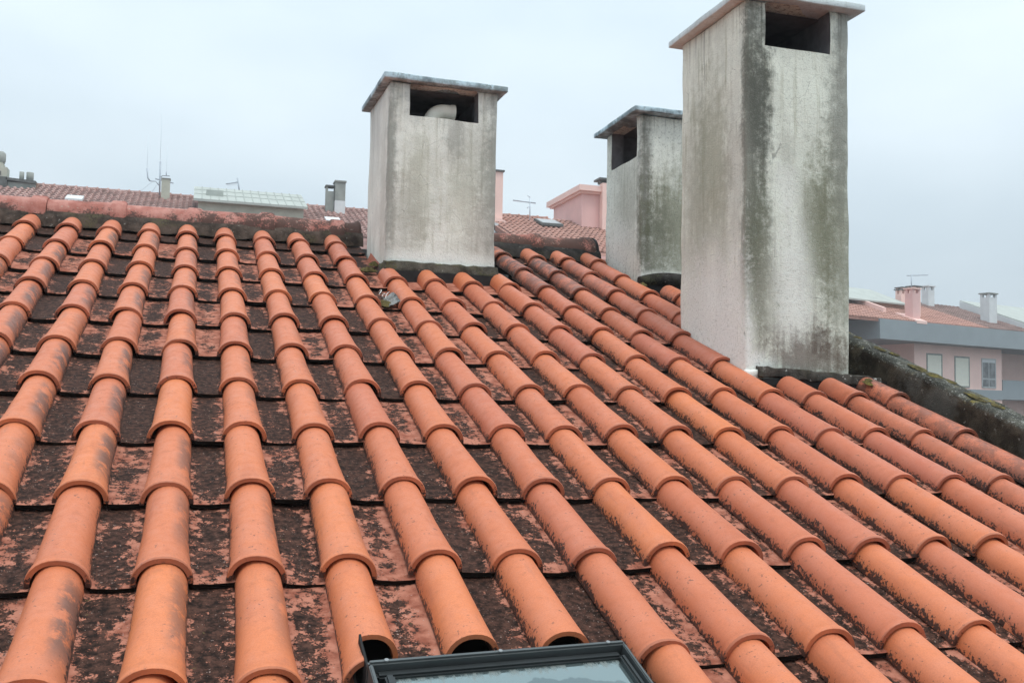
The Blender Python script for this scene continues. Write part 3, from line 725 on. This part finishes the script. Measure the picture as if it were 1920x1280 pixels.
def winglass():
    m = MT('window_glass', .06, .8); m.col(m.mix(m.step(m.noise(m.obj, 1.5, 2), .4, .6), (.04, .045, .05), (.16, .17, .17))); return m.m
M['glass'] = winglass()

def far_tiles(parent, x0, x1, y0, y1, z0, pitch_, mats, px=.25, crs=.40):
    """barrel-tiled slope rising with y from (y0, z0): joined geometry"""
    t = math.tan(pitch_); b = MB(); nx = int(round((x1-x0)/px)); L = (y1-y0); nc = max(1, int(round(L/crs))); cl = L/nc
    for i in range(nx):
        xc = x0+(i+.5)*px; jx = random.gauss(0, .006)
        for k in range(nc):
            ya, yb = y0+k*cl, y0+(k+1)*cl+.02; za, zb = z0+(ya-y0)*t+.016, z0+(yb-y0)*t; j = jx+random.gauss(0, .006)
            ra, rb_ = px*.34, px*.28
            def fn(q, s_): r_ = ra if s_ == 0 else rb_; a = math.pi*q/5; return (xc+j-r_*math.cos(a), ya if s_ == 0 else yb, (za if s_ == 0 else zb)+r_*.95*math.sin(a))
            b.grid(fn, 5, 1, 0)
            b.quad(*[(fn(q, 0)[0], ya-.001, fn(q, 0)[2]) for q in (0, 1, 4, 5)], mi=0)
            x2, x3 = xc+j+px*.25, xc+px*.75
            b.quad((x2, ya, za+.005), (x3, ya, za+.005), (x3, yb, zb), (x2, yb, zb), 1); b.quad((x2, ya, za-.03), (x3, ya, za-.03), (x3, ya, za+.005), (x2, ya, za+.005), 1)
    o = part('roof_tiles', b, mats, parent, recalc=False); o['kind'] = 'stuff'; return o
def ridge_caps(parent, x0, x1, y, z, mat, r=.13, L=.42):
    b = MB(); n = int((x1-x0)/L)
    for i in range(n):
        a = x0+i*L; b.tube([(a, y, z), (a+L-.07, y, z+.01), (a+L-.065, y, z+.012), (a+L, y, z+.012)], [r*.93, r, r*1.18, r*1.18], 8, 0, True)
    return part('ridge_caps', b, mat, parent)
def far_chimney(parent, x, y, z, w_, d_, h_, mat, cap=True, holes=True, capmat=None, rest=None):
    """shaft with corner posts under a thin slab"""
    b = MB(); hh = h_-.22 if cap else h_
    b.box(x, x+w_, y, y+d_, z, z+hh)
    if cap:
        p_ = min(.16, w_*.3)
        for (a, c) in ((x, y), (x+w_-p_, y), (x, y+d_-p_), (x+w_-p_, y+d_-p_)): b.box(a, a+p_, c, c+p_, z+hh, z+h_)
    o = part('chimney', b, mat, parent)
    if cap: boxpart('cap', o, capmat or M['capdark'], x-.07, x+w_+.07, y-.07, y+d_+.07, z+h_+.002, z+h_+.072)
    return o
def P(parent, dx=0, dy=0, dz=0): return parent

# --- left: long tiled house behind the ridge (its own origin on the street below it)
A0 = Vector((0, 45, gz(0, 45)))
ha = thing('tiled_house', 'long house behind the ridge with worn pinkish barrel tile roof', 'house', A0)
z_ = lambda zc: H+zc-A0.z                   # height above the eye -> local height
PA = rad(20); ridgeZ = z_(8.80); ev = -9.0
boxpart('wall', ha, M['beige'], -12, 9.6, -8.4, 8.4, -3, ridgeZ+ev*math.tan(PA)-.05)
far_tiles(ha, -6.6, 9.9, -6.2, 0, ridgeZ-6.2*math.tan(PA), PA, [M['ftile'], M['fpan']])
b = MB(); b.poly_prism([(-12, -9, ridgeZ-9*math.tan(PA)-.03), (10, -9, ridgeZ-9*math.tan(PA)-.03), (10, 0, ridgeZ-.03), (-12, 0, ridgeZ-.03)], (0, 0, -.2))
b.poly_prism([(-12, 0.0, ridgeZ-.03), (10, 0.0, ridgeZ-.03), (10, 9, ridgeZ-9*math.tan(PA)-.03), (-12, 9, ridgeZ-9*math.tan(PA)-.03)], (0, 0, -.2)); part('roof_deck', b, M['fpan'], ha)
far_tiles(ha, -10.0, -6.6, -6.2, -1.0, ridgeZ-6.2*math.tan(PA), PA, [M['ftile'], M['fpan']])
ridge_caps(ha, -6.6, 9.9, 0.05, ridgeZ+.0, M['ftile'], .12)
# dormer with pale sheeting
b = MB(); b.box(-.02, 4.12, -4.0, -.6, ridgeZ-2.2, z_(7.90)); part('dormer', b, M['beige'], ha); dm = ha.children[-1]
b = MB(); zf, zbk, yf, yb_ = z_(7.96), z_(9.02), -4.25, -1.4
b.poly_prism([(-.2, yf, zf), (4.26, yf, zf), (4.26, yb_, zbk), (-.2, yb_, zbk)], (0, 0, -.10)); part('dormer_roof', b, M['pale_sheet'], dm)
b = MB()
for k in range(13):
    xx = .1+k*.33; b.poly_prism([(xx, yf+.01, zf+.004), (xx+.04, yf+.01, zf+.004), (xx+.04, yb_-.01, zbk+.004), (xx, yb_-.01, zbk+.004)], (0, 0, .012))
for q in (.38, .72):
    ym, zm = yf+(yb_-yf)*q, zf+(zbk-zf)*q; b.poly_prism([(-.19, ym, zm+.004), (4.25, ym, zm+.004), (4.25, ym+.03, zm+.016), (-.19, ym+.03, zm+.016)], (0, 0, .012))
part('sheet_seam', b, M['seam'], dm)
b = MB(); ym, zm = -3.4, zf+(zbk-zf)*.30; b.box(.28, .95, ym, ym+.75, zm-.02, zm+.24); part('roof_vent', b, M['pale_sheet'], dm)
far_chimney(ha, -1.53, -1.0, ridgeZ-1.0, .34, .40, 1.52, M['beige'], False)
boxpart('cap', ha.children[-1], M['greyconc'], -1.55, -1.17, -1.02, -.58, ridgeZ+.522, ridgeZ+.56)
b = MB(); b.box(5.76, 6.22, -1.2, -.6, ridgeZ-1.0, z_(8.95)); o = part('chimney', b, M['white'], ha)
boxpart('shaft', o, M['greyconc'], 5.765, 6.215, -1.195, -.605, z_(8.952), z_(9.78)); boxpart('cap', o, M['greyconc'], 5.73, 6.25, -1.24, -.56, z_(9.782), z_(9.85))
b = MB(); b.box(5.40, 5.74, -1.0, -.6, ridgeZ-1.0, z_(9.38)); b.box(5.40, 5.47, -1.0, -.6, z_(9.38), z_(9.58)); o = part('chimney', b, M['greyconc'], ha); boxpart('cap', o, M['capdark'], 5.36, 5.75, -1.04, -.56, z_(9.582), z_(9.65))
for (x0, y_) in ((-4.4, .2), (7.0, .2)):
    b = MB(); b.box(x0, x0+.55, y_, y_+.4, ridgeZ+.05, ridgeZ+.12); b.box(x0+.06, x0+.49, y_+.06, y_+.34, ridgeZ-.25, ridgeZ+.05); part('ridge_vent', b, M['capdark'], ha)
for (px_, zz, yy) in ((-5.0, 0, -3.1), (5.1, 0, -3.7)):
    zz = ridgeZ+yy*math.tan(PA); b = MB()
    b.poly_prism([(px_, yy, zz+.13), (px_+.62, yy, zz+.13), (px_+.62, yy+.75, zz+.75*math.tan(PA)+.13), (px_, yy+.75, zz+.75*math.tan(PA)+.13)], (0, 0, -.12)); part('roof_window', b, M['white'], ha)

hb = thing('neighbour_house', 'grey and beige house end with stacked chimneys at the left edge', 'house', (-9.0, 44.4, gz(-9, 44.4)))
zb_ = lambda zc: H+zc-gz(-9, 44.4)
boxpart('wall', hb, M['beige'], -2.5, 1.42, -.2, 6, -3, zb_(8.35)); boxpart('parapet', hb, M['capdark'], -1.2, 1.55, -.3, .25, zb_(8.352), zb_(8.9))
b = MB(); b.box(.2, 1.53, -.25, .35, zb_(8.902), zb_(9.30)); b.box(.2, 1.36, -.25, .35, zb_(9.30), zb_(9.47)); o = part('chimney', b, M['beige'], hb)
b = MB(); b.tube([(1.22, .05, zb_(9.47)), (1.22, .05, zb_(9.6)), (1.22, .05, zb_(9.9)), (1.22, .05, zb_(9.98))], [.16, .2, .2, .12], 10); part('cowl', b, M['greyconc'], o)
boxpart('vent_opening', o, M['inner'], .95, 1.32, -.262, -.252, zb_(8.95), zb_(9.12))
b = MB(); b.box(1.56, 2.6, -.2, .5, zb_(7.9), zb_(8.72)); o = part('chimney', b, M['greyconc'], hb)
b = MB(); b.poly_prism([(1.5, -.3, zb_(8.78)), (2.30, -.3, zb_(8.722)), (2.62, -.3, zb_(8.70)), (2.62, -.3, zb_(8.82)), (1.5, -.3, zb_(8.88))], (0, .9, 0)); part('cap', b, M['capdark'], o)
for x0, x1 in ((1.94, 2.12), (2.2, 2.48)):
    b = MB(); b.tube([((x0+x1)/2, .1, zb_(8.8)), ((x0+x1)/2, .1, zb_(9.22))], (x1-x0)/2, 10); part('chimney_pot', b, M['greyconc'], o)
b = MB(); b.box(2.2, 2.66, -.1, .3, zb_(8.5), zb_(8.78)); part('side_block', b, M['stain'], o)

# antennas on the left house
def antenna(name, label, loc, tubes, mat=None):
    t = thing(name, label, 'antenna', loc)
    for nm, path, r_, mt_ in tubes:
        b = MB(); b.tube(path, r_, 6); part(nm, b, mt_ or M['steel'], t)
    return t
antenna('mast_antenna', 'guyed aerial mast with tall pale whips behind the small chimney', (-1.62, 44.9, H+8.75), [
    ('mast', [(0, 0, 0), (-.02, 0, 1.5)], .035, None), ('whip', [(-.03, 0, 1.5), (-.04, 0, 4.0)], .006, M['steel_pale']),
    ('arm', [(0, 0, .42), (-.18, 0, .62), (-.42, 0, .62)], .022, None), ('arm', [(-.42, 0, .62), (-.50, 0, .74), (-.55, 0, 1.15)], .03, None),
    ('whip', [(-.55, 0, 1.15), (-.56, 0, 2.6)], .005, M['steel_pale']), ('arm', [(-.20, .1, .75), (.55, -.1, .58)], .025, None),
    ('arm', [(0, 0, .80), (.10, 0, .90), (.38, 0, .90)], .022, None), ('arm', [(.24, 0, .90), (.24, 0, 1.08)], .02, None), ('whip', [(.24, 0, 1.08), (.25, 0, 2.2)], .004, M['steel_pale']),
    ('guy_wire', [(-.3, 0, .6), (-1.0, .3, 0)], .008, M['steel_pale']), ('guy_wire', [(0, 0, .7), (-.45, .4, 0)], .008, M['steel_pale'])])
aerial = [('mast', [(0, 0, 0), (-.14, 0, .75)], .03, None), ('boom', [(-.08, 0, .58), (-.62, -.1, .42)], .022, None)]
aerial += [('element', [(-.10-.085*k, .0-.015*k, .47-.025*k), (-.10-.085*k, .0-.015*k, .65-.025*k)], .010, M['steel_pale']) for k in range(6)]
antenna('yagi_antenna', 'small tilted aerial standing behind the pale sheeted dormer', (1.72, 44.6, H+9.0), aerial)

# --- middle: pink house between the chimneys
B0 = Vector((13.5, 38, gz(13, 38)))
hm = thing('pink_house', 'pink house with a boxy flat capped stair tower between two chimneys', 'house', B0)
zm_ = lambda zc: H+zc-B0.z
X = lambda xw: xw-13.5
PB = rad(20); rdy = 1.4; rdz = zm_(7.95)
boxpart('wall', hm, M['pink'], X(11.4), X(19), -6.0, 6, -3, rdz-7*math.tan(PB)-.1)
far_tiles(hm, X(11.3), X(16.2), -5.0, rdy, rdz-(5+rdy)*math.tan(PB), PB, [M['ftile_red'], M['fpan_red']], .22)
ridge_caps(hm, X(11.3), X(14.6), rdy+.05, rdz+.02, M['ftile_red'], .1)
b = MB(); b.poly_prism([(X(11.2), -6.2, rdz-(6.2+rdy)*math.tan(PB)-.03), (X(19), -6.2, rdz-(6.2+rdy)*math.tan(PB)-.03), (X(19), rdy, rdz-.03), (X(11.2), rdy, rdz-.03)], (0, 0, -.2)); part('roof_deck', b, M['fpan_red'], hm)
b = MB(); b.box(X(15.24), X(16.9), .0, 3.4, zm_(5.8), zm_(8.88)); o = part('stair_tower', b, M['pink'], hm)
b = MB(); b.box(X(15.03), X(17.1), -.25, 3.8, zm_(8.97), zm_(9.21)); b.box(X(15.12), X(17.0), -.12, 3.6, zm_(8.882), zm_(8.97)); part('flat_cap', b, M['pink_pale'], o)
b = MB(); b.box(X(16.02), X(16.5), -.35, -.02, zm_(5.8), zm_(9.33)); o = part('chimney', b, M['pink_pale'], hm)
boxpart('cap', o, M['capdark'], X(15.86), X(16.6), -.4, .25, zm_(9.46), zm_(9.54)); boxpart('post', o, M['capdark'], X(15.98), X(16.45), -.2, .1, zm_(9.332), zm_(9.458))
b = MB(); b.box(X(11.32), X(11.74), -.1, .5, zm_(5.5), zm_(9.45)); o = part('chimney', b, M['pink_pale'], hm); boxpart('cap', o, M['capdark'], X(11.27), X(11.79), -.16, .55, zm_(9.452), zm_(9.52))
b = MB(); b.poly_prism([(X(11.35), -.12, zm_(7.55)), (X(11.74), -.12, zm_(7.42)), (X(12.62), -.12, zm_(7.0)), (X(12.62), -.12, zm_(6.8)), (X(11.35), -.12, zm_(6.8))], (0, -.25, 0)); part('sloped_kerb', b, M['pink_pale'], hm)
b = MB(); b.poly_prism([(X(11.2), -.6, zm_(7.2)), (X(12.1), -.6, zm_(6.98)), (X(12.1), -.6, zm_(6.7)), (X(11.2), -.6, zm_(6.7))], (0, -.3, 0)); part('kerb_base', b, M['white'], hm)
sk = lambda yy: rdz-(rdy-yy)*math.tan(PB)
b = MB(); b.poly_prism([(X(13.2), -.75, sk(-.75)+.1), (X(14.15), -.75, sk(-.75)+.1), (X(14.15), .25, sk(.25)+.1), (X(13.2), .25, sk(.25)+.1)], (0, 0, .10)); o = part('roof_window', b, M['capdark'], hm)
b = MB(); b.poly_prism([(X(13.27), -.68, sk(-.68)+.203), (X(14.08), -.68, sk(-.68)+.203), (X(14.08), .18, sk(.18)+.203), (X(13.27), .18, sk(.18)+.203)], (0, 0, .01)); part('pane', b, M['alu'], o)
antenna('yagi_antenna', 'thin horizontal aerial left of the pink stair tower', (13.15, 38.6, H+7.7), [('mast', [(0, 0, 0), (0, 0, .95)], .025, M['steel_pale']), ('boom', [(-.75, 0, .78), (.25, 0, .74)], .025, None), ('reflector', [(-.02, -.05, .95), (-.12, 0, 1.05)], .02, M['steel_pale']), ('reflector', [(-.02, 0, .6), (-.12, 0, .5)], .02, M['steel_pale'])])

# --- right: pink house with a grey fascia
C0 = Vector((34.85, 44, gz(34, 44)))
hr = thing('pink_house', 'pink terrace with wide grey fascia, shutters and balcony at the right', 'house', C0, rad(14))
zr = lambda zc: H+zc-C0.z
PR = rad(20)
b = MB(); b.box(0, 26, 0, 12, zr(3.90), zr(4.98)); b.box(-5, -.005, 2.4, 12, zr(3.95), zr(4.97)); part('fascia', b, M['slate'], hr)
b = MB(); b.box(4.24, 12.64, 1.0, 11, -3, zr(3.90)-.005); b.box(-4, 4.235, 4.2, 11, -3, zr(3.90)-.005); b.box(12.645, 26, 3.0, 11, -3, zr(3.90)-.005); part('wall', b, M['pink_pale'], hr)
boxpart('floor_band', hr, M['slate'], 4.235, 12.645, .93, .998, zr(.85), zr(1.42))
far_tiles(hr, -4.9, 10.0, .12, 5.45, zr(4.985), PR, [M['ftile_red'], M['fpan_red']], .23); ridge_caps(hr, -4.9, 10.0, 5.5, zr(4.985)+5.33*math.tan(PR), M['ftile_red'], .11)
far_tiles(hr, 10.02, 25.9, .12, 5.45, zr(4.985), PR, [M['ftile_brown'], M['fpan_brown']], .23); ridge_caps(hr, 10.02, 25.9, 5.5, zr(4.985)+5.33*math.tan(PR), M['ftile_brown'], .11)
rfz = lambda n_: zr(4.985)+(n_-.12)*math.tan(PR)
b = MB(); b.poly_prism([(-5, .1, rfz(.1)-.03), (26, .1, rfz(.1)-.03), (26, 5.45, rfz(5.45)-.03), (-5, 5.45, rfz(5.45)-.03)], (0, 0, -.12)); b.poly_prism([(-5, 5.45, rfz(5.45)-.03), (26, 5.45, rfz(5.45)-.03), (26, 11, rfz(0)), (-5, 11, rfz(0))], (0, 0, -.12)); part('roof_deck', b, M['fpan_red'], hr)
# left dormer
b = MB(); b.box(2.75, 6.2, 3.05, 5.4, rfz(3), zr(6.36)); dm = part('dormer', b, M['stain'], hr)
b = MB(); b.poly_prism([(-3, 2.9, zr(6.40)), (6.35, 2.9, zr(6.40)), (6.35, 5.6, zr(7.52)), (-3, 5.6, zr(7.52))], (0, 0, -.09)); part('dormer_roof', b, M['pale_sheet'], dm)
b = MB(); b.poly_prism([(2.5, 1.7, rfz(1.7)), (2.5, 1.7, rfz(1.7)+.30), (2.5, 5.2, rfz(5.2)+.34), (2.5, 5.2, rfz(5.2))], (.24, 0, 0)); part('verge_kerb', b, M['pink_pale'], hr)
# right dormer
b = MB(); b.poly_prism([(14.85, .7, zr(5.64)), (26, .7, zr(5.64)), (26, 5.2, zr(7.42)), (14.85, 5.2, zr(7.42))], (0, 0, -.10)); dm = part('dormer_roof', b, M['pale_sheet'], hr)
b = MB(); b.poly_prism([(14.80, .6, zr(5.52)), (14.80, 5.2, zr(7.36)), (14.80, 5.2, rfz(5.2)), (14.80, .6, rfz(.6))], (.1, 0, 0)); part('verge', b, M['white'], dm)
far_chimney(hr, 3.25, .35, rfz(.35)-.2, .64, .5, 1.98, M['pink'], True, capmat=M['pink_pale'])
b = MB(); b.poly_prism([(3.1, -.02, rfz(0)-.05), (3.1, 1.4, rfz(1.4)), (3.1, 1.4, rfz(1.4)+.14), (3.1, -.02, rfz(0)+.12)], (.9, 0, 0)); part('chimney_kerb', b, M['pink_pale'], hr)
far_chimney(hr, 4.8, 1.35, rfz(1.35)-.2, .55, .5, 1.95, M['pink_pale'], True)
far_chimney(hr, 6.9, 3.8, rfz(3.8)-.2, .42, .4, 1.25, M['pink_pale'], True); far_chimney(hr, 8.1, 4.6, rfz(4.6)-.2, .9, .45, 1.25, M['pink_pale'], True)
far_chimney(hr, 11.1, 4.9, rfz(4.9)-.2, .62, .5, 1.5, M['white'], True, capmat=M['white'])
far_chimney(hr, 12.4, 1.6, rfz(1.6)-.2, .80, .6, 2.05, M['white'], True, capmat=M['greyconc'])
antenna('chimney_aerial', 'dark slanted aerial bar above the pink chimney cluster', (38.9, 46.4, H+6.9), [('mast', [(0, 0, 0), (.02, 0, .95)], .035, None), ('bar', [(-.3, 0, .88), (1.5, .4, 1.06)], .026, M['steel'])])
# openings: frame, then shutter or panes
def opening(x0, x1, z0, z1, kind, n_=1.0):
    b = MB(); t = .09
    b.box(x0-t, x0, n_-.03, n_+.08, z0-t, z1+t); b.box(x1, x1+t, n_-.03, n_+.08, z0-t, z1+t); b.box(x0, x1, n_-.03, n_+.08, z1, z1+t); b.box(x0, x1, n_-.05, n_+.08, z0-t, z0)
    o = part('window', b, M['alu'] if kind == 'pane' else M['greyconc'], hr)
    if kind == 'shutter':
        b = MB(); k = 9
        for i in range(k): b.box(x0, x1, n_-.022+.004*(i % 2), n_-.002, z0+(z1-z0)*i/k, z0+(z1-z0)*(i+1)/k-.004)
        part('shutter', b, M['shutter'], o)
    else:
        part('pane', (lambda q: (q.box(x0, x1, n_-.012, n_-.004, z0, z1-.16), q)[1])(MB()), M['glass'], o)
        boxpart('shutter_box', o, M['white'], x0, x1, n_-.024, n_-.002, z1-.16, z1); boxpart('mullion', o, M['alu'], (x0+x1)/2-.04, (x0+x1)/2+.04, n_-.022, n_-.0125, z0, z1-.162)
        boxpart('railing', o, M['alu'], x0, x1, n_-.027, n_-.0225, z0+.42, z0+.50)
opening(5.42, 6.68, zr(1.66), zr(3.30), 'shutter'); opening(8.02, 9.28, zr(1.60), zr(3.24), 'shutter'); opening(10.66, 11.92, zr(1.62), zr(3.22), 'pane'); opening(13.1, 14.5, zr(1.2), zr(3.2), 'pane', 3.0)
b = MB(); b.box(12.66, 26, .95, 1.08, zr(.88), zr(2.06)); b.box(12.66, 26, 1.08, 3.0, zr(.88), zr(1.0)); part('balcony', b, M['slate'], hr)

# ------------------------------------------------------------------ damp air over the roofs
b = MB(); b.box(-152, 152, -152, 152, -1.0, 25.5)
hm_ = bpy.data.materials.new('damp_air'); hm_.use_nodes = True; t_ = hm_.node_tree; t_.nodes.clear()
o_ = t_.nodes.new('ShaderNodeOutputMaterial'); v_ = t_.nodes.new('ShaderNodeVolumePrincipled'); v_.inputs['Color'].default_value = (.93, .95, .97, 1); v_.inputs['Density'].default_value = .0017; v_.inputs['Anisotropy'].default_value = .2
t_.links.new(v_.outputs[0], o_.inputs['Volume'])
hz_ = link('haze', b.mesh('haze', hm_)); hz_['kind'] = 'stuff'
